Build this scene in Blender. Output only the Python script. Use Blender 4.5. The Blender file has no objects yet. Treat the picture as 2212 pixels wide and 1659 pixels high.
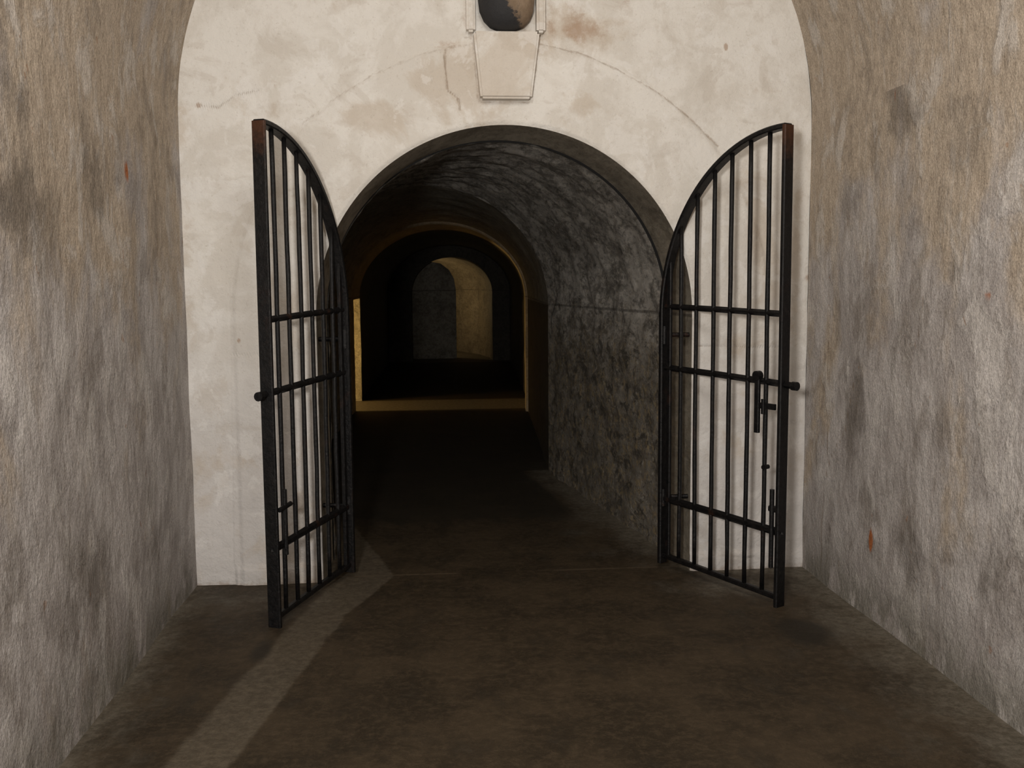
import bpy, math, random
import numpy as np
from mathutils import Vector, Matrix, noise
random.seed(4)
scene=bpy.context.scene
col=scene.collection
scene.view_settings.view_transform='Standard'
H=1.65; F,PI_,YA,RO=2170.8,.1027,.0808,-.008
YW=5.488; XL=-1.295; XR=2.109
# ---------------- camera ----------------
Fv=Vector((math.cos(PI_)*math.sin(YA),math.cos(PI_)*math.cos(YA),-math.sin(PI_)))
Rv=Vector((math.cos(YA),-math.sin(YA),0))
Dv=Vector((-math.sin(PI_)*math.sin(YA),-math.sin(PI_)*math.cos(YA),-math.cos(PI_)))
c,s=math.cos(RO),math.sin(RO)
X=Rv*c-Dv*s; Y=-(Rv*s+Dv*c); Z=-Fv
M=Matrix(((X.x,Y.x,Z.x,0),(X.y,Y.y,Z.y,0),(X.z,Y.z,Z.z,H),(0,0,0,1)))
cd=bpy.data.cameras.new("camera"); cam=bpy.data.objects.new("camera",cd); col.objects.link(cam)
cd.sensor_width=36; cd.lens=F*36/2212; cd.clip_start=.05; cam.matrix_world=M
scene.camera=cam
# survey helper: where a feature seen in the photograph sits on a real surface (for plaster stains)
def ray(px,py):
    u=(px-1106)/F; v=(py-829.5)/F
    u,v=c*u+s*v,-s*u+c*v
    r=Rv*u+Dv*v+Fv
    return r
def on_y(px,py,yy=YW):
    r=ray(px,py);t=yy/r.y; return (r.x*t, r.z*t+H)
def on_x(px,py,xx):
    r=ray(px,py);t=xx/r.x; return (r.y*t, r.z*t+H)

# ---------------- materials ----------------
def new_mat(name):
    m=bpy.data.materials.new(name); m.use_nodes=True
    nt=m.node_tree; nt.nodes.clear()
    o=nt.nodes.new("ShaderNodeOutputMaterial"); b=nt.nodes.new("ShaderNodeBsdfPrincipled")
    nt.links.new(b.outputs[0],o.inputs[0])
    return m,nt,b
class G:
    def __init__(s,nt): s.nt=nt; s.tc=nt.nodes.new("ShaderNodeTexCoord").outputs["Object"]
    def put(s,sock,v):
        if hasattr(v,"is_linked") or hasattr(v,"links"): s.nt.links.new(v,sock)
        else: sock.default_value=v
    def mapping(s,scale,loc=(0,0,0)):
        n=s.nt.nodes.new("ShaderNodeMapping"); s.nt.links.new(s.tc,n.inputs[0]); n.inputs["Scale"].default_value=scale; n.inputs["Location"].default_value=loc
        return n.outputs[0]
    def noise(s,scale,detail=6,rough=.6,vec=(1,1,1),loc=(0,0,0),dist=0):
        n=s.nt.nodes.new("ShaderNodeTexNoise"); s.nt.links.new(s.mapping(vec,loc),n.inputs["Vector"])
        n.inputs["Scale"].default_value=scale;n.inputs["Detail"].default_value=detail;n.inputs["Roughness"].default_value=rough;n.inputs["Distortion"].default_value=dist
        return n.outputs["Fac"]
    def ramp(s,v,a,b,lo=0.,hi=1.):
        n=s.nt.nodes.new("ShaderNodeMapRange"); n.interpolation_type='SMOOTHSTEP'
        s.put(n.inputs[0],v); n.inputs[1].default_value=a;n.inputs[2].default_value=b;n.inputs[3].default_value=lo;n.inputs[4].default_value=hi
        return n.outputs[0]
    def math(s,op,a,b=0.):
        n=s.nt.nodes.new("ShaderNodeMath"); n.operation=op; s.put(n.inputs[0],a); s.put(n.inputs[1],b); return n.outputs[0]
    def mix(s,f,a,b,mode='MIX'):
        n=s.nt.nodes.new("ShaderNodeMix"); n.data_type='RGBA'; n.blend_type=mode
        s.put(n.inputs[0],f)
        for i,v in((6,a),(7,b)):
            if isinstance(v,tuple): n.inputs[i].default_value=(*v,1) if len(v)==3 else v
            else: s.nt.links.new(v,n.inputs[i])
        return n.outputs[2]
    def attr(s,name):
        n=s.nt.nodes.new("ShaderNodeAttribute"); n.attribute_name=name
        sp=s.nt.nodes.new("ShaderNodeSeparateColor"); s.nt.links.new(n.outputs["Color"],sp.inputs[0])
        return sp.outputs[0],sp.outputs[1],sp.outputs[2]
    def xyz(s):
        n=s.nt.nodes.new("ShaderNodeSeparateXYZ"); s.nt.links.new(s.tc,n.inputs[0]); return n.outputs
    def bump(s,h,strength,dist,b):
        n=s.nt.nodes.new("ShaderNodeBump"); s.nt.links.new(h,n.inputs["Height"]); n.inputs["Strength"].default_value=strength;n.inputs["Distance"].default_value=dist
        s.nt.links.new(n.outputs[0],b.inputs["Normal"])

def plaster_side():
    m,nt,b=new_mat("streaked_old_plaster"); g=G(nt)
    R,Gc,B=g.attr("paint")
    st=g.noise(1.8,9,.62,(1,1,.6),dist=.3); fine=g.noise(22,6,.75,(1,1,.8)); st2=g.noise(6,8,.68,(1,1,.5),(5,2,1),.3)
    z=g.xyz()[2]
    grey=g.mix(g.ramp(st2,.40,.60),(.38,.35,.335),(.51,.48,.465))
    och=g.mix(g.ramp(fine,.38,.62),(.40,.325,.245),(.51,.425,.33))
    hz=g.ramp(z,.3,2.6,-.12,.12)
    f=g.ramp(g.math('ADD',st,hz),.43,.58)
    cc=g.mix(g.math('MULTIPLY',f,.85),grey,och)
    dk=g.ramp(g.noise(3.6,9,.66,(1,1,.65),(9,4,2),.4),.52,.63)
    cc=g.mix(g.math('MULTIPLY',dk,.48),cc,(.20,.17,.14))
    lt=g.ramp(g.noise(4.5,9,.66,(1,1,.65),(2,8,2),.4),.53,.62)
    cc=g.mix(g.math('MULTIPLY',lt,.50),cc,(.63,.60,.57))
    dr=g.ramp(g.noise(16,5,.6,(1,1,.15),(2,3,2)),.56,.68)
    cc=g.mix(g.math('MULTIPLY',dr,.20),cc,(.64,.62,.60))
    dm=g.ramp(g.math('ADD',R,g.math('MULTIPLY',g.math('SUBTRACT',g.noise(7,8,.68,(1,1,.7),dist=.4),.5),2.2)),.28,.95)
    cc=g.mix(g.math('MULTIPLY',dm,.62),cc,(.135,.115,.095))
    sp_=g.ramp(g.noise(18,3,.5,(1,1,.8),(11,5,4)),.70,.74)
    cc=g.mix(g.math('MULTIPLY',sp_,.45),cc,(.30,.15,.07))
    cc=g.mix(g.ramp(Gc,.35,.8),cc,(.36,.12,.04))
    cc=g.mix(g.math('MULTIPLY',g.ramp(B,.5,.95),.5),cc,(.20,.14,.09))
    low=g.ramp(z,.0,.38,.75,0.); cc=g.mix(g.math('MULTIPLY',low,g.ramp(st2,.38,.55)),cc,(.13,.12,.09))
    spk=g.ramp(g.noise(110,3,.85),.3,.7,.74,1.26)
    cc=g.mix(1.,cc,spk,'MULTIPLY')
    nt.links.new(cc,b.inputs["Base Color"]); b.inputs["Roughness"].default_value=.85; b.inputs["Specular IOR Level"].default_value=.25
    h=g.math('ADD',g.math('ADD',g.noise(5,8,.65,(1,1,.7)),g.math('MULTIPLY',fine,.22)),g.math('MULTIPLY',lt,.10))
    g.bump(h,.75,.045,b); return m
def plaster_white():
    m,nt,b=new_mat("whitewashed_plaster"); g=G(nt)
    R,Gc,B=g.attr("paint")
    big=g.noise(1.9,10,.62,(1,1,1),(1,0,3),.6); fine=g.noise(14,8,.75); med=g.noise(4.5,9,.62,(1,1,1),(7,7,1),.7)
    z=g.xyz()[2]
    cc=g.mix(g.ramp(g.noise(3,9,.68,dist=.4),.42,.58),(.84,.815,.77),(.75,.715,.66))
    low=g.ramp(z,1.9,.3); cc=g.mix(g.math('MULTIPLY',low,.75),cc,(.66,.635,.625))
    cc=g.mix(g.math('MULTIPLY',g.ramp(med,.55,.62),.32),cc,(.60,.54,.47))
    tm=g.ramp(g.math('ADD',g.math('ADD',g.math('MULTIPLY',big,.95),g.math('MULTIPLY',fine,.12)),g.math('MULTIPLY',R,.12)),.59,.69)
    cc=g.mix(g.math('MULTIPLY',tm,.5),cc,(.58,.49,.39))
    lp=g.ramp(g.noise(5.5,8,.62,(1,1,1),(2,1,9),.5),.56,.61); cc=g.mix(g.math('MULTIPLY',lp,.40),cc,(.90,.885,.86))
    sm=g.ramp(g.math('ADD',B,g.math('MULTIPLY',g.math('SUBTRACT',fine,.5),2.2)),.35,1.1)
    cc=g.mix(g.math('MULTIPLY',sm,.6),cc,(.38,.22,.12))
    sc=g.ramp(g.noise(55,5,.8),.57,.67); cc=g.mix(g.math('MULTIPLY',sc,.36),cc,(.48,.42,.35))
    ck=g.ramp(g.math('ADD',Gc,g.math('MULTIPLY',g.math('SUBTRACT',g.noise(22,6,.75),.5),1.5)),.40,1.)
    cc=g.mix(g.math('MULTIPLY',ck,.6),cc,(.30,.21,.14))
    nt.links.new(cc,b.inputs["Base Color"]); b.inputs["Roughness"].default_value=.8; b.inputs["Specular IOR Level"].default_value=.3
    h=g.math('SUBTRACT',g.math('ADD',g.noise(5,9,.6),g.math('MULTIPLY',fine,.3)),g.math('MULTIPLY',Gc,.2))
    g.bump(h,.6,.045,b); return m
def tunnel_mat(name,dark,light,ochre,oc=.5,bs=.9,bd=.05,spots=.55,lowshade=0.,ra=(.41,.57)):
    m,nt,b=new_mat(name); g=G(nt)
    z=g.xyz()[2]
    n1=g.noise(5,9,.70,(1,.5,1),dist=.5); n2=g.noise(26,8,.78,(1,.45,1),(3,3,3),.3); n3=g.noise(1.5,4,.6,(1,1,1),(7,3,3))
    cc=g.mix(g.ramp(g.math('ADD',g.math('MULTIPLY',n1,.45),g.math('MULTIPLY',n2,.55)),ra[0],ra[1]),dark,light)
    if lowshade:
        cc=g.mix(g.math('MULTIPLY',g.ramp(g.math('ADD',z,g.math('MULTIPLY',n1,.5)),1.85,1.2),lowshade),cc,(.17,.14,.10))  # light falloff down the wall painted in as a brown tint
    om=g.math('MULTIPLY',g.ramp(g.noise(26,7,.8,(1,.7,.7),(1,9,1),.4),.51,.58),g.ramp(z,1.6,.8,.14,oc))
    cc=g.mix(om,cc,ochre)
    if lowshade:
        wm=g.math('MULTIPLY',g.ramp(g.noise(38,6,.8,(1,.7,.7),(6,2,1),.3),.56,.62),.6); cc=g.mix(wm,cc,(.78,.73,.64))
    cc=g.mix(g.math('MULTIPLY',g.ramp(g.noise(9,8,.75,(1,.7,1),(4,4,8),.4),.51,.60),g.ramp(z,1.9,1.0,spots*.5,spots)),cc,(.07,.062,.05))
    cc=g.mix(g.math('MULTIPLY',g.ramp(n3,.5,.7),.30),cc,(.07,.062,.05))
    ln=g.math('MULTIPLY',g.ramp(g.math('ABSOLUTE',g.math('SUBTRACT',z,1.447)),.014,.004),g.ramp(n1,.35,.55))
    cc=g.mix(g.math('MULTIPLY',ln,.6),cc,(.04,.03,.025))
    nt.links.new(cc,b.inputs["Base Color"]); b.inputs["Roughness"].default_value=.5; b.inputs["Specular IOR Level"].default_value=.5
    g.bump(g.math('ADD',n2,g.math('MULTIPLY',n1,1.4)),bs,bd,b); return m
def floor_mat():
    m,nt,b=new_mat("worn_dark_floor"); g=G(nt)
    R,Gc,B=g.attr("paint"); X_,Y_,Z_=g.xyz()
    n1=g.noise(2.2,8,.7); n2=g.noise(24,6,.85); n3=g.noise(5,9,.7,(1,.6,1),(3,1,0))
    cc=g.mix(g.ramp(n1,.38,.62),(.028,.020,.011),(.053,.038,.022))
    cc=g.mix(g.math('MULTIPLY',g.ramp(n2,.45,.62),.50),cc,(.085,.062,.038))
    cc=g.mix(g.math('MULTIPLY',g.ramp(n3,.50,.64),.50),cc,(.020,.015,.009))
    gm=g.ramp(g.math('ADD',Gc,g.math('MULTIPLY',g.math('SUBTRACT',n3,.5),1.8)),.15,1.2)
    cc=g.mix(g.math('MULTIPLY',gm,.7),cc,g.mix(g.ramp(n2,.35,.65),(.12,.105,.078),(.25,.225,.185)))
    rm=g.ramp(g.math('ADD',R,g.math('MULTIPLY',g.math('SUBTRACT',n3,.5),1.4)),.35,.85)
    cc=g.mix(g.math('MULTIPLY',rm,.60),cc,g.mix(g.ramp(n2,.35,.65),(.085,.070,.050),(.16,.135,.10)))
    ln=g.math('MULTIPLY',g.ramp(g.math('ABSOLUTE',g.math('SUBTRACT',Y_,5.57)),.016,.004),g.ramp(n1,.40,.55))
    cc=g.mix(g.math('MULTIPLY',ln,.4),cc,(.16,.12,.08))
    bm=g.ramp(g.math('ADD',B,g.math('MULTIPLY',g.math('SUBTRACT',n3,.5),.8)),.3,.8)
    cc=g.mix(g.math('MULTIPLY',bm,.75),cc,(.020,.017,.012))
    nt.links.new(cc,b.inputs["Base Color"]); b.inputs["Roughness"].default_value=.7; b.inputs["Specular IOR Level"].default_value=.25
    g.bump(g.math('ADD',n1,g.math('MULTIPLY',n2,.3)),.6,.025,b); return m
def iron_mat(name,rust=.35,top=0.):
    m,nt,b=new_mat(name); g=G(nt); z=g.xyz()[2]
    n=g.noise(40,6,.7); n2=g.noise(9,5,.7,(1,1,.6),(2,2,2))
    cc=g.mix(g.ramp(n,.4,.65),(.003,.003,.0035),(.009,.008,.008))
    cc=g.mix(g.math('MULTIPLY',g.ramp(n2,.56,.72),rust),cc,(.05,.022,.012))
    if top:
        tp=g.math('MULTIPLY',g.ramp(g.math('ADD',z,g.math('MULTIPLY',n,.3)),2.34,2.54),top)
        cc=g.mix(tp,cc,(.075,.028,.012))
    nt.links.new(cc,b.inputs["Base Color"]); b.inputs["Roughness"].default_value=.42; b.inputs["Specular IOR Level"].default_value=.3
    g.bump(n,.6,.008,b); return m
def boss_mat():
    m,nt,b=new_mat("weathered_boss_stone"); g=G(nt); X_,Y_,Z_=g.xyz()
    n=g.noise(14,7,.7)
    cc=g.mix(g.ramp(n,.35,.65),(.30,.22,.15),(.20,.14,.09))
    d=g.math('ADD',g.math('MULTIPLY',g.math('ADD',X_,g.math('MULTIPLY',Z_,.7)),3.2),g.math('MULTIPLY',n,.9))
    cc=g.mix(g.ramp(d,.85,.72),cc,(.02,.02,.022))  # black towards the lower left
    nt.links.new(cc,b.inputs["Base Color"]); b.inputs["Roughness"].default_value=.7
    g.bump(n,.5,.02,b); return m
M_SIDE=plaster_side(); M_WHITE=plaster_white()
M_REV=tunnel_mat("brown_reveal_plaster",(.24,.21,.165),(.42,.375,.305),(.40,.31,.20),.4,.6,.03,.25)
M_TUN=tunnel_mat("rough_tunnel_plaster",(.30,.275,.245),(.84,.79,.72),(.55,.42,.23),.8,1.,.06,.8,.70,(.43,.55))
M_TUN2=tunnel_mat("shaded_tunnel_plaster",(.045,.04,.032),(.09,.08,.065),(.09,.07,.045),.3,.5)  # unlit stretches: shade painted in as darker plaster
M_VAULT2=tunnel_mat("half_shaded_plaster",(.22,.20,.17),(.42,.39,.33),(.30,.24,.15),.3,.7,.04,.3)  # same plaster in dim light, the dimness put into its colour
M_BAND=tunnel_mat("lit_tunnel_plaster",(.26,.215,.155),(.42,.355,.26),(.44,.34,.20),.3,.5,.03,.3)  # same plaster under the warm lamps, their light painted in
M_JAMB=tunnel_mat("lit_passage_plaster",(.50,.45,.36),(.80,.74,.62),(.6,.5,.3),.3,.9,.08,.2)  # passage plaster whitened so the lamp light is partly in the colour
M_FLOOR=floor_mat(); M_IRON=iron_mat("black_painted_iron",.3); M_STILE=iron_mat("black_iron_rusted_top",.2,.8); M_RUST=iron_mat("rusted_iron",.8); M_BOSS=boss_mat()

# ---------------- mesh helpers ----------------
def link(name,mesh,mat,kind="structure",smooth=True):
    o=bpy.data.objects.new(name,mesh); col.objects.link(o)
    mesh.materials.append(mat)
    if smooth:
        mesh.polygons.foreach_set("use_smooth",[True]*len(mesh.polygons))
    if kind: o["kind"]=kind
    return o
def grid_mesh(name,P,skip=None,paint=None):
    a,b,_=P.shape; me=bpy.data.meshes.new(name)
    idx=np.arange(a*b).reshape(a,b)
    q=np.stack([idx[:-1,:-1],idx[1:,:-1],idx[1:,1:],idx[:-1,1:]],-1)
    if skip is not None: q=q[~skip]
    q=q.reshape(-1,4)
    me.vertices.add(a*b); me.vertices.foreach_set("co",P.reshape(-1).astype(np.float32))
    me.loops.add(q.size); me.loops.foreach_set("vertex_index",q.reshape(-1).astype(np.int32))
    me.polygons.add(len(q)); me.polygons.foreach_set("loop_start",np.arange(0,q.size,4,dtype=np.int32)); 
    me.update(calc_edges=True); me.validate()
    if paint is not None:
        at=me.color_attributes.new("paint",'FLOAT_COLOR','POINT')
        d=np.concatenate([paint.reshape(-1,3),np.ones((a*b,1))],1)
        at.data.foreach_set("color",d.reshape(-1).astype(np.float32))
    return me
def seg_dist(A,B,pts):
    d=np.full(A.shape,9.)
    for (x0,y0),(x1,y1) in zip(pts[:-1],pts[1:]):
        dx,dy=x1-x0,y1-y0; L=dx*dx+dy*dy+1e-9
        t=np.clip(((A-x0)*dx+(B-y0)*dy)/L,0,1)
        d=np.minimum(d,np.hypot(A-x0-t*dx,B-y0-t*dy))
    return d
def blob(A,B,cx,cy,rx,ry): return np.exp(-(((A-cx)/rx)**2+((B-cy)/ry)**2))
def sstep(x,a,b):
    t=np.clip((x-a)/(b-a),0,1); return t*t*(3-2*t)
def curve(c_,rx,rz,sp,n1,n2):
    L=[(c_-rx,sp*i/n1) for i in range(n1)]
    A=[(c_-rx*math.cos(math.pi*i/n2),sp+rz*math.sin(math.pi*i/n2)) for i in range(n2+1)]
    Rr=[(c_+rx,sp*(1-i/n1)) for i in range(1,n1+1)]
    return np.array(L+A+Rr)
IN=(.42,1.03,1.03,1.45)
# ---------------- end wall (whitewashed) ----------------
ci=curve(*IN,150,320); co=curve(.407,1.702,1.70,2.5,150,320)
nr=170
t=np.linspace(0,1,nr)[None,:,None]
P2=ci[:,None,:]*(1-t)+co[:,None,:]*t
XX,ZZ=P2[...,0],P2[...,1]
dd=np.where(ZZ<IN[3],np.abs(XX-IN[0])-IN[1],np.hypot(XX-IN[0],ZZ-IN[3])-IN[1])
ring=1-sstep(dd,.42,.45)
yy=YW-.010*ring
plinth=(1-sstep(ZZ,.09,.11))*(1-sstep(dd,.46,.48)); yy=yy-.012*plinth
def nz(A,B,sc,amp):
    out=np.zeros(A.size); a=A.reshape(-1);b=B.reshape(-1)
    for i in range(a.size): out[i]=noise.noise((a[i]*sc,3.1,b[i]*sc))
    return out.reshape(A.shape)*amp
yy=yy+nz(XX,ZZ,2.5,.014)+nz(XX,ZZ,9,.003)
edge=sstep(-dd,-.02,0.)
yy=yy+.012*edge
P=np.stack([XX,yy,ZZ],-1)
Rm=np.zeros(XX.shape);Gm=np.zeros(XX.shape);Bm=np.zeros(XX.shape)
for px,py,rx,rz,a in [(620,40,.25,.15,.8),(950,160,.22,.2,1.3),(1250,60,.22,.18,1.3),(830,260,.2,.12,.8),(560,300,.15,.3,.5),(1600,300,.1,.3,.6),(1640,500,.08,.4,.8),(1720,600,.04,.9,1.2),(400,500,.05,.9,.9),(1240,230,.3,.1,.7),(480,1000,.12,.3,.3),(700,150,.2,.1,.5),(1420,90,.3,.15,-.8),(760,80,.2,.12,-.6),(1600,900,.1,.4,1.2),(1540,1000,.1,.3,.8),(440,1100,.1,.15,.6),(1400,260,.3,.1,-.6)]:
    x,z=on_y(px,py); Rm+=a*blob(XX,ZZ,x,z,rx,rz)
for px,py,rx,rz,a in [(1262,70,.16,.06,.8),(1245,30,.09,.12,.6),(1345,10,.09,.05,.6),(1010,40,.05,.12,.6),(1568,102,.012,.02,2.),(428,227,.02,.012,1.6),(516,735,.012,.012,1.5),(1135,100,.04,.06,.4),(1745,600,.02,.03,1.),(560,180,.2,.05,.3),(960,95,.08,.04,.6),(1190,40,.03,.15,.6)]:
    x,z=on_y(px,py); Bm+=a*blob(XX,ZZ,x,z,rx,rz)
cr=[([(960,108),(962,150),(966,195),(990,215),(993,238)],1.1,.008),
 ([(1165,95),(1250,115),(1330,150),(1420,200),(1490,255),(1550,315)],.80,.010),
 ([(650,270),(720,215),(800,165),(900,120),(960,105),(1025,95)],.62,.011),
 ([(427,228),(470,232),(510,205),(560,195)],.85,.008),
 ([(495,766),(680,766)],.5,.007),([(1500,747),(1700,750)],.75,.007),([(495,610),(498,766),(505,1225)],.40,.006),
 ([(510,1226),(685,1222)],.6,.007),([(1500,1195),(1640,1205)],.6,.007),([(1180,20),(1160,95)],.6,.007),([(1640,790),(1650,900)],.4,.006)]
for pts,a,w in cr:
    q=[on_y(*p) for p in pts]
    Gm=np.maximum(Gm,a*np.exp(-(seg_dist(XX,ZZ,q)/w)**2))
kq=[(.243,2.955),(.278,2.598),(.562,2.598),(.607,2.955)]
Gm=np.maximum(Gm,.75*np.exp(-(seg_dist(XX,ZZ,kq)/.012)**2))  # dark seam round the keystone, the shadow line below it painted in
Gm=np.maximum(Gm,.6*np.exp(-(seg_dist(XX,ZZ,[(.208,3.4),(.208,2.93),(.25,2.93)])/.010)**2)); Gm=np.maximum(Gm,.6*np.exp(-(seg_dist(XX,ZZ,[(.64,3.4),(.64,2.93),(.61,2.93)])/.010)**2))
Gm=np.maximum(Gm,.75*np.exp(-((ZZ)/.03)**2))
me=grid_mesh("wall_back",P,paint=np.clip(np.stack([Rm,Gm,Bm],-1),-1,2))
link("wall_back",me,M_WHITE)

# ---------------- side walls, vault of the near room ----------------
Y0=-2.6
def side(name,xw,blobs,reds,cracks):
    ys=np.linspace(Y0,YW,260); zs=np.linspace(0,2.5,110)
    A,B=np.meshgrid(ys,zs,indexing='ij')
    xx=xw+nz(A,B,1.1,.018)+nz(A,B,5,.006)
    k=sstep(A,YW-.3,YW); xx=xx*(1-k)+xw*k
    k=sstep(B,2.2,2.5); xx=xx*(1-k)+xw*k
    R=np.zeros(A.shape);Gg=np.zeros(A.shape);Bb=np.zeros(A.shape)
    for px,py,ry,rz,a in blobs:
        y,z=on_x(px,py,xw); R+=a*blob(A,B,y,z,ry,rz)
    for px,py,ry,rz,a in reds:
        y,z=on_x(px,py,xw); Gg+=a*blob(A,B,y,z,ry,rz)
    for pts in cracks:
        q=[on_x(*p,xw) for p in pts]; Bb=np.maximum(Bb,np.exp(-(seg_dist(A,B,q)/.016)**2))
    link(name,grid_mesh(name,np.stack([xx,A,B],-1),paint=np.stack([R,Gg,Bb],-1)),M_SIDE)
side("wall_left",XL,[(40,440,.26,.12,1.),(205,400,.13,.2,.9),(20,220,.2,.2,.6),(210,1230,.24,.25,1.),(330,1200,.2,.2,.6),(150,1400,.15,.25,.7),(335,560,.06,.3,.5),(120,760,.2,.1,.4),(260,1480,.3,.15,.6),(400,1200,.08,.2,.6)],
     [(270,370,.022,.06,1.3),(140,440,.015,.05,.7)],[[(335,250),(338,560)]])
side("wall_right",XR,[(1930,190,.1,.18,.9),(1960,260,.16,.12,.8),(1850,860,.1,.22,.9),(1830,960,.15,.2,.7),(1970,1190,.25,.15,.8),(2150,1250,.2,.25,.7),(1935,750,.05,.25,.5),(1990,640,.1,.1,.4),(1880,1190,.12,.12,.7),(2080,580,.2,.06,.5),(1790,1150,.1,.2,.5),(2180,200,.12,.2,.4)],
     [(1880,1168,.024,.06,1.4),(2135,640,.02,.025,1.2),(1932,205,.014,.06,.8),(1880,1110,.012,.02,.7),(1913,1250,.02,.012,.6)],
     [[(1785,740),(1791,870),(1782,1000),(1777,1120),(1774,1235)],[(1842,830),(1822,930),(1792,990),(1780,1040)],[(2000,640),(1990,720),(1975,760)]])
ys=np.linspace(Y0,YW,120); th=np.linspace(0,math.pi,90)
A,T=np.meshgrid(ys,th,indexing='ij')
link("ceiling",grid_mesh("ceiling",np.stack([.407-1.702*np.cos(T),A,2.5+1.70*np.sin(T)],-1),paint=np.zeros(A.shape+(3,))),M_SIDE)
cb=curve(.407,1.702,1.70,2.5,10,40)
Pb=np.stack([np.stack([cb[:,0],np.full(len(cb),Y0),cb[:,1]],-1),np.stack([cb[:,0]*0+.407,np.full(len(cb),Y0),cb[:,1]*0+.0],-1)],1)
link("wall_front",grid_mesh("wall_front",Pb,paint=np.zeros((len(cb),2,3))),M_SIDE)

# ---------------- floor ----------------
xs=np.concatenate([np.linspace(-3.6,-1.4,10),np.arange(-1.36,2.2,.03),np.linspace(2.25,3.4,6)]); ys=np.concatenate([np.arange(Y0,9,.03),np.arange(9.1,30,.1)])
A,B=np.meshgrid(xs,ys,indexing='ij')
def band(pl_,pr_):
    yk=[p[1] for p in pl_]; l=np.interp(B,yk,[p[0] for p in pl_]); r=np.interp(B,[p[1] for p in pr_],[p[0] for p in pr_])
    return sstep(A,l-.05,l+.05)*(1-sstep(A,r-.03,r+.03))
Rf=band([(-1.05,2.0),(-.95,3.35),(-.80,4.2),(-.66,5.0),(-.60,5.3),(-1.0,5.6),(-1.0,7.2)],[(-.84,2.0),(-.70,3.4),(-.56,4.2),(-.44,4.9),(-.22,5.55),(-.36,6.1),(-.56,6.84),(-.62,7.2)])
Rf*=1-sstep(B,6.6,7.4)
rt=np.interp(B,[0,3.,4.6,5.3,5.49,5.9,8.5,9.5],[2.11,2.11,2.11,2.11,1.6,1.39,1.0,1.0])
Gf=np.exp(-np.clip(rt-A,0,9)/.28)*np.where(B<5.49,1.,.9)*1.15*(1-sstep(B,8,10))  # paler edge along the right wall: dust and light falloff painted together
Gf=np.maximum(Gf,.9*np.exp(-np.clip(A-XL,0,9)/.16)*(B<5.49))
Gf=np.maximum(Gf,.7*blob(A,B,1.65,5.15,.45,.25)*(B<5.6)); Gf=np.maximum(Gf,.6*blob(A,B,-.85,5.2,.45,.3)*(B<5.5))  # bounce light in front of the end wall, painted as paler floor
Bf=1.1*blob(A,B,1.72,4.45,.14,.22)+.9*blob(A,B,-.78,4.45,.06,.2)+.5*blob(A,B,-1.0,4.0,.1,.6)+1.3*sstep(B,6.2,7.6)*(1-sstep(A,rt-.35,rt-.1))  # first two blobs paint the gate shadows into the floor colour
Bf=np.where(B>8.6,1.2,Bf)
lit=sstep(B,12.8,12.95)*(1-sstep(B,13.9,14.1)); Bf=Bf*(1-lit); Gf=np.maximum(Gf,lit*1.2); lit2=sstep(B,20.3,20.5)*(1-sstep(B,23.9,24.1)); Bf*=1-lit2; Gf=np.maximum(Gf,lit2)  # lamp-lit patches painted into the floor as paler colour
Zf=np.zeros(A.shape)
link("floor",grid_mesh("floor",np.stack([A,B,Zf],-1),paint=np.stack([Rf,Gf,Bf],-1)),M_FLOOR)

# ---------------- tunnel shells ----------------
def sections(secs,dy):
    out=[]
    for (a,b) in zip(secs[:-1],secs[1:]):
        n=max(1,int((b[0]-a[0])/dy))
        for i in range(n): out.append([a[k]+(b[k]-a[k])*i/n for k in range(5)])
    out.append(list(secs[-1])); return out
def shell(suffix,secs,mat,dy=.09,rough=.012,gap=None,n1=26,n2=80,fq=2.2,vmat=None):
    S=sections(secs,dy); P=[]
    for i,(y,cx,rx,rz,sp) in enumerate(S):
        cv=curve(cx,rx,rz,sp,n1,n2); row=[]
        k=0 if i in(0,len(S)-1) else 1
        for j,(x,z) in enumerate(cv):
            n=noise.fractal((x*fq,y*fq,z*fq),.8,2,6)*rough*k
            dx,dz=(x-cx),max(0,z-sp); L=math.hypot(dx,dz)
            row.append((x-dx/L*n,y,z-dz/L*n))
        P.append(row)
    P=np.array(P)
    J=[("wall_tunnel_left",0,n1+1),("ceiling_tunnel",n1,n1+n2+1),("wall_tunnel_right",n1+n2,2*n1+n2+1)]
    for nm,a,b in J:
        Q=P[:,a:b]; sk=None
        if gap and nm=="wall_tunnel_left":
            yc=np.array([(S[i][0]+S[i+1][0])/2 for i in range(len(S)-1)])
            sk=np.repeat(((yc>gap[0])&(yc<gap[1]))[:,None],Q.shape[1]-1,1)
        link(nm+suffix,grid_mesh(nm+suffix,Q,skip=sk),(vmat if (vmat and nm!="wall_tunnel_right") else mat))
shell("_reveal",[(YW-.002,.42,1.03,1.03,1.45),(5.60,.42,1.026,1.026,1.45),(5.92,.41,1.008,1.008,1.45)],M_REV,dy=.05,rough=.006)
shell("_near",[(5.92,.405,.996,.996,1.45),(7.2,.19,1.01,1.0,1.45),(8.5,-.05,1.05,1.0,1.44)],M_TUN,dy=.03,rough=.018,n1=60,n2=140,fq=4)
G0,G1=12.9,14.0
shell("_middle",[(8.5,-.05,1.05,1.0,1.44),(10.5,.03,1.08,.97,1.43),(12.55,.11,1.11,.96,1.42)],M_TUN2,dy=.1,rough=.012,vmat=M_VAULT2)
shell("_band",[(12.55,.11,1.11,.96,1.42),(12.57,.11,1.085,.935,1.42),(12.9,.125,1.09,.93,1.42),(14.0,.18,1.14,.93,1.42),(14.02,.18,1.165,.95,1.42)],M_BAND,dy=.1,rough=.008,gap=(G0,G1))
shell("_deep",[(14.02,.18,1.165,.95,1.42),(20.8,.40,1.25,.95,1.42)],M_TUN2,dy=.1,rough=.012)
E=(.46,.83,.74,1.4)
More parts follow.
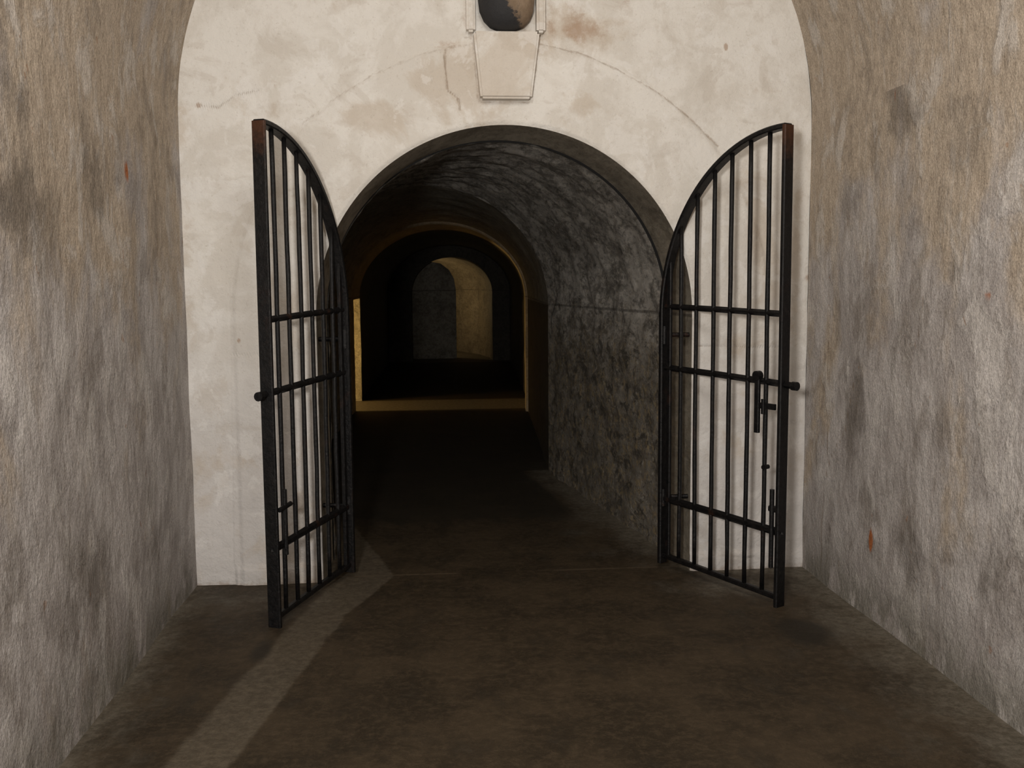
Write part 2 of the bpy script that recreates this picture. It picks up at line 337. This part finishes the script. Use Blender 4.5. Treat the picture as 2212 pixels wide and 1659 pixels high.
ci=curve(*E,10,60); co=curve(.40,1.25,.95,1.42,10,60); tt=np.linspace(0,1,6)[None,:,None]
P2=ci[:,None,:]*(1-tt)+co[:,None,:]*tt
link("wall_tunnel_end",grid_mesh("wall_tunnel_end",np.stack([P2[...,0],np.full(P2.shape[:2],20.8),P2[...,1]],-1)),M_TUN2)
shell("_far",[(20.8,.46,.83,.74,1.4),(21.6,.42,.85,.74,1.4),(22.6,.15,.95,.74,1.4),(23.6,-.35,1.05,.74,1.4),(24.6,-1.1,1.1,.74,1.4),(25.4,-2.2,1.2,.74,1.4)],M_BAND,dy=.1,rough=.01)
def poly(name,verts,faces,mat,kind="structure",smooth=False):
    me=bpy.data.meshes.new(name); me.from_pydata(verts,[],faces); me.update(); return link(name,me,mat,kind,smooth)
pp=[(-.45,0),(.56,0),(.56,1.45),(.52,1.7),(.42,1.88),(.24,2.02),(.0,2.06),(-.45,1.7)]
poly("wall_far_shade_block",[(x,21.5,z) for x,z in pp]+[(x,21.7,z) for x,z in pp],[tuple(range(8)),tuple(range(15,7,-1))]+[(i,i+8,(i+1)%8+8,(i+1)%8) for i in range(8)],M_VAULT2)  # added block that keeps the left half of the far passage dark
xa=-1.0; xb=-3.4; zt=1.42
poly("wall_side_passage",[(xa+.04,G1,0),(xb,G1,0),(xb,G1,zt),(xa+.04,G1,zt),(xa-.0,G0,0),(xb,G0,0),(xb,G0,zt),(xa-.0,G0,zt)],
     [(0,1,2,3),(4,7,6,5),(1,5,6,2),(3,2,6,7)],M_JAMB)

# ---------------- trims: keystone and niche frame ----------------
def prism(name,front,back_y,dep,mat,bev=.006,kind="structure"):
    n=len(front); v=[(x,back_y,z) for x,z in front]+[(x,back_y-dep,z) for x,z in front]
    f=[tuple(range(n)),tuple(range(2*n-1,n-1,-1))]+[(i,i+n,(i+1)%n+n,(i+1)%n) for i in range(n)]
    me=bpy.data.meshes.new(name); me.from_pydata(v,[],f); me.update()
    import bmesh
    bm=bmesh.new(); bm.from_mesh(me); bmesh.ops.recalc_face_normals(bm,faces=bm.faces)
    bmesh.ops.bevel(bm,geom=bm.edges[:],offset=bev,segments=4,affect='EDGES'); bm.to_mesh(me); bm.free()
    at=me.color_attributes.new("paint",'FLOAT_COLOR','POINT')
    at.data.foreach_set("color",[.9,0.,0.12,1.]*len(me.vertices))
    o=link(name,me,mat,kind,False); return o
prism("trim_1",[(.285,2.605),(.555,2.605),(.60,2.95),(.25,2.95)],YW+.01,.095,M_WHITE,.012)
prism("trim_2",[(.215,2.95),(.262,2.95),(.262,3.5),(.215,3.5)],YW+.01,.075,M_WHITE,.012)
prism("trim_3",[(.585,2.95),(.632,2.95),(.632,3.5),(.585,3.5)],YW+.01,.075,M_WHITE,.012)
me=bpy.data.meshes.new("boss"); vs=[];fs=[]
prof=[(0,0),(.05,.003),(.09,.02),(.12,.05),(.142,.10),(.15,.17),(.145,.25),(.13,.32),(.115,.40),(.11,.46),(0,.46)]
N=40
for r,z in prof:
    for k in range(N):
        a=2*math.pi*k/N; vs.append((r*math.cos(a),r*.85*math.sin(a),z))
for i in range(len(prof)-1):
    for k in range(N): fs.append((i*N+k,i*N+(k+1)%N,(i+1)*N+(k+1)%N,(i+1)*N+k))
me.from_pydata(vs,[],fs); me.update()
b_=link("stone_boss",me,M_BOSS,None); b_.location=(.425,YW-.06,2.953)
b_["label"]="rounded brown stone boss, black at its lower left, above the keystone"; b_["category"]="stone ornament"

# ---------------- gates ----------------
def tube(pts,r,n=10,jit=0,flat=1.):
    V=[];Fc=[]
    pts=[Vector(p) for p in pts]
    for i,p in enumerate(pts):
        d=(pts[min(i+1,len(pts)-1)]-pts[max(i-1,0)]).normalized()
        a=d.cross(Vector((0,1,0)));
        if a.length<.1: a=d.cross(Vector((1,0,0)))
        a.normalize(); b2=d.cross(a).normalized()
        rr=r*(1+random.uniform(-jit,jit))
        for k in range(n):
            an=2*math.pi*k/n; V.append(p+a*rr*math.cos(an)+b2*rr*flat*math.sin(an))
    for i in range(len(pts)-1):
        for k in range(n): Fc.append((i*n+k,i*n+(k+1)%n,(i+1)*n+(k+1)%n,(i+1)*n+k))
    Fc.append(tuple(range(n-1,-1,-1))); Fc.append(tuple((len(pts)-1)*n+k for k in range(n)))
    return V,Fc
def sweep(pts,ti,tp,bev=.2):
    V=[];Fc=[]; pts=[Vector(p) for p in pts]; e=bev*min(ti,tp)
    pr=[(-ti/2+e,-tp/2),(ti/2-e,-tp/2),(ti/2,-tp/2+e),(ti/2,tp/2-e),(ti/2-e,tp/2),(-ti/2+e,tp/2),(-ti/2,tp/2-e),(-ti/2,-tp/2+e)]
    n=8
    for i,p in enumerate(pts):
        d=(pts[min(i+1,len(pts)-1)]-pts[max(i-1,0)]).normalized(); nrm=Vector((d.z,0,-d.x))
        for a,b in pr: V.append(p+nrm*a+Vector((0,b,0)))
    for i in range(len(pts)-1):
        for k in range(n): Fc.append((i*n+k,i*n+(k+1)%n,(i+1)*n+(k+1)%n,(i+1)*n+k))
    Fc.append(tuple(range(n-1,-1,-1))); Fc.append(tuple((len(pts)-1)*n+k for k in range(n)))
    return V,Fc
def merge(*gs):
    V=[];Fc=[]
    for v,f in gs:
        o=len(V); V+=list(v); Fc+=[tuple(i+o for i in q) for q in f]
    return V,Fc
def gate(free,hinge,label,side):
    W=math.hypot(free[0]-hinge[0],free[1]-hinge[1])
    e=bpy.data.objects.new("iron_gate",None); col.objects.link(e)
    e.location=(hinge[0],hinge[1],0); ang=math.atan2(free[1]-hinge[1],free[0]-hinge[0]); e.rotation_euler=(0,0,ang)
    e["label"]=label; e["category"]="gate"; e["group"]="pair of arched iron gates"
    def part(name,vf,mat=M_IRON,label=None,sm=False):
        me=bpy.data.meshes.new(name); me.from_pydata([tuple(v) for v in vf[0]],[],vf[1]); me.update()
        o=link(name,me,mat,None,sm); o.parent=e
        if label: o["label"]=label
        return o
    zt=lambda t:1.44+.94*math.sqrt(max(0,1-(t/W)**2))
    U=lambda t:W-t
    part("lock_stile",sweep([(U(.0),0,0),(U(0)+.003,0,1.2),(U(0),0,2.385)],.022,.066),M_STILE)
    part("hinge_stile",merge(sweep([(U(W),0,.04),(U(W),0,1.47)],.028,.06),sweep([(U(W-.045),0,.07),(U(W-.045),0,zt(W-.045))],.03,.02)))
    part("arched_rail",sweep([(U(W*math.sin(a)),0,1.44+.94*math.cos(a)) for a in np.linspace(0,math.pi/2,34)],.026,.060))
    part("bottom_rail",sweep([(U(0),0,.045),(U(W/2),0,.065),(U(W),0,.085)],.028,.03))
    for z,z2,ext,h in ((1.475,1.500,0.,.032),(1.13,1.160,.065,.034),(.38,.415,.0,.042)):
        pts=[(U(-ext),0,z-.005),(U(0),0,z),(U(W*.5),0,(z+z2)/2+.002),(U(W+.02),0,z2)]
        vf=sweep(pts,h,.026,.45)
        if ext: vf=merge(vf,tube([(U(-ext)+.018*k,0,z-.005) for k in(-.4,0,.6,1.2)],.022,12))
        part("crossbar",vf,M_RUST)
    sp=W/7.
    for i in range(6):
        t_=sp*(i+1)-.01
        top=zt(t_)-.005
        n=14; jx=random.uniform(-.005,.005); zb=.045+.04*t_/W
        pts=[(U(t_)+jx*math.sin(3*k/n),random.uniform(-.0015,.0015),zb+(top-zb)*k/n) for k in range(n+1)]
        part("bar",tube(pts,.0115,10,.06),sm=True)
    sx=1 if side=="lock" else -1
    ex=(IN[0]+sx*IN[1]-hinge[0])
    lx,ly=ex*math.cos(ang),-ex*math.sin(ang)
    for z in (.42,1.34):
        k=.97
        part("hinge",merge(tube([(0,0,z-.05),(0,0,z+.05)],.022,14),tube([(0,0,z),(lx*k,ly*k,z)],.013,8)),M_RUST)
    if side=="lock":
        part("latch",merge(sweep([(U(.135),-.03,1.16),(U(.135),-.03,.875)],.030,.02),sweep([(U(.135),-.03,1.015),(U(.02),-.03,1.015)],.03,.014),
            sweep([(U(.09),-.04,1.05),(U(.09),-.04,.975)],.018,.016),tube([(U(.135),-.045,1.165),(U(.135),-.015,1.165)],.024,12)),M_IRON,"heavy black iron latch with hasp plate")
        part("slide_bolt",merge(tube([(U(.03),-.03,.20),(U(.03),-.03,.60)],.012,10),sweep([(U(0),-.02,.5),(U(.05),-.02,.5)],.03,.03),tube([(U(.1),-.02,.70),(U(.1),.02,.70)],.012,8)),M_RUST,"rusty drop bolt")
    else:
        part("slide_bolt",merge(tube([(U(.075),.03,.34),(U(.075),.03,.66)],.011,10),tube([(U(.02),.03,.57),(U(.13),.03,.58)],.012,10)),M_RUST,"rusty drop bolt")
    return e
gate((-.765,4.766),(-.467,5.53),"tall black iron bar gate, half arched, rusty slide bolt, swung open",  "bolt")
gate((1.733,4.813),(1.302,5.53),"tall black iron bar gate, half arched, with latch hardware, swung open","lock")

# ---------------- lights ----------------
def area(loc,target,size,e,colr,spread=180):
    l=bpy.data.lights.new("lamp",'AREA'); l.shape='DISK'; l.size=size; l.energy=e; l.color=colr; l.spread=math.radians(spread)
    o=bpy.data.objects.new("lamp",l); col.objects.link(o); o.location=loc
    o.rotation_euler=(Vector(target)-Vector(loc)).to_track_quat('-Z','Y').to_euler(); return o
def point(loc,e,colr,r=.08):
    l=bpy.data.lights.new("lamp",'POINT'); l.energy=e; l.color=colr; l.shadow_soft_size=r
    o=bpy.data.objects.new("lamp",l); col.objects.link(o); o.location=loc; return o
area((.35,1.4,3.7),(.5,5.4,2.2),.9,40,(1,.95,.88))
area((-.5,-.25,1.95),(.8,8,1.75),.3,128,(1,.945,.88))
point((-3.0,13.15,.6),135,(1,.66,.24),.06)
point((-.15,22.5,1.3),8,(1,.76,.40),.1)
w=bpy.data.worlds.new("world"); scene.world=w; w.use_nodes=True
w.node_tree.nodes["Background"].inputs[0].default_value=(.5,.45,.4,1); w.node_tree.nodes["Background"].inputs[1].default_value=.02
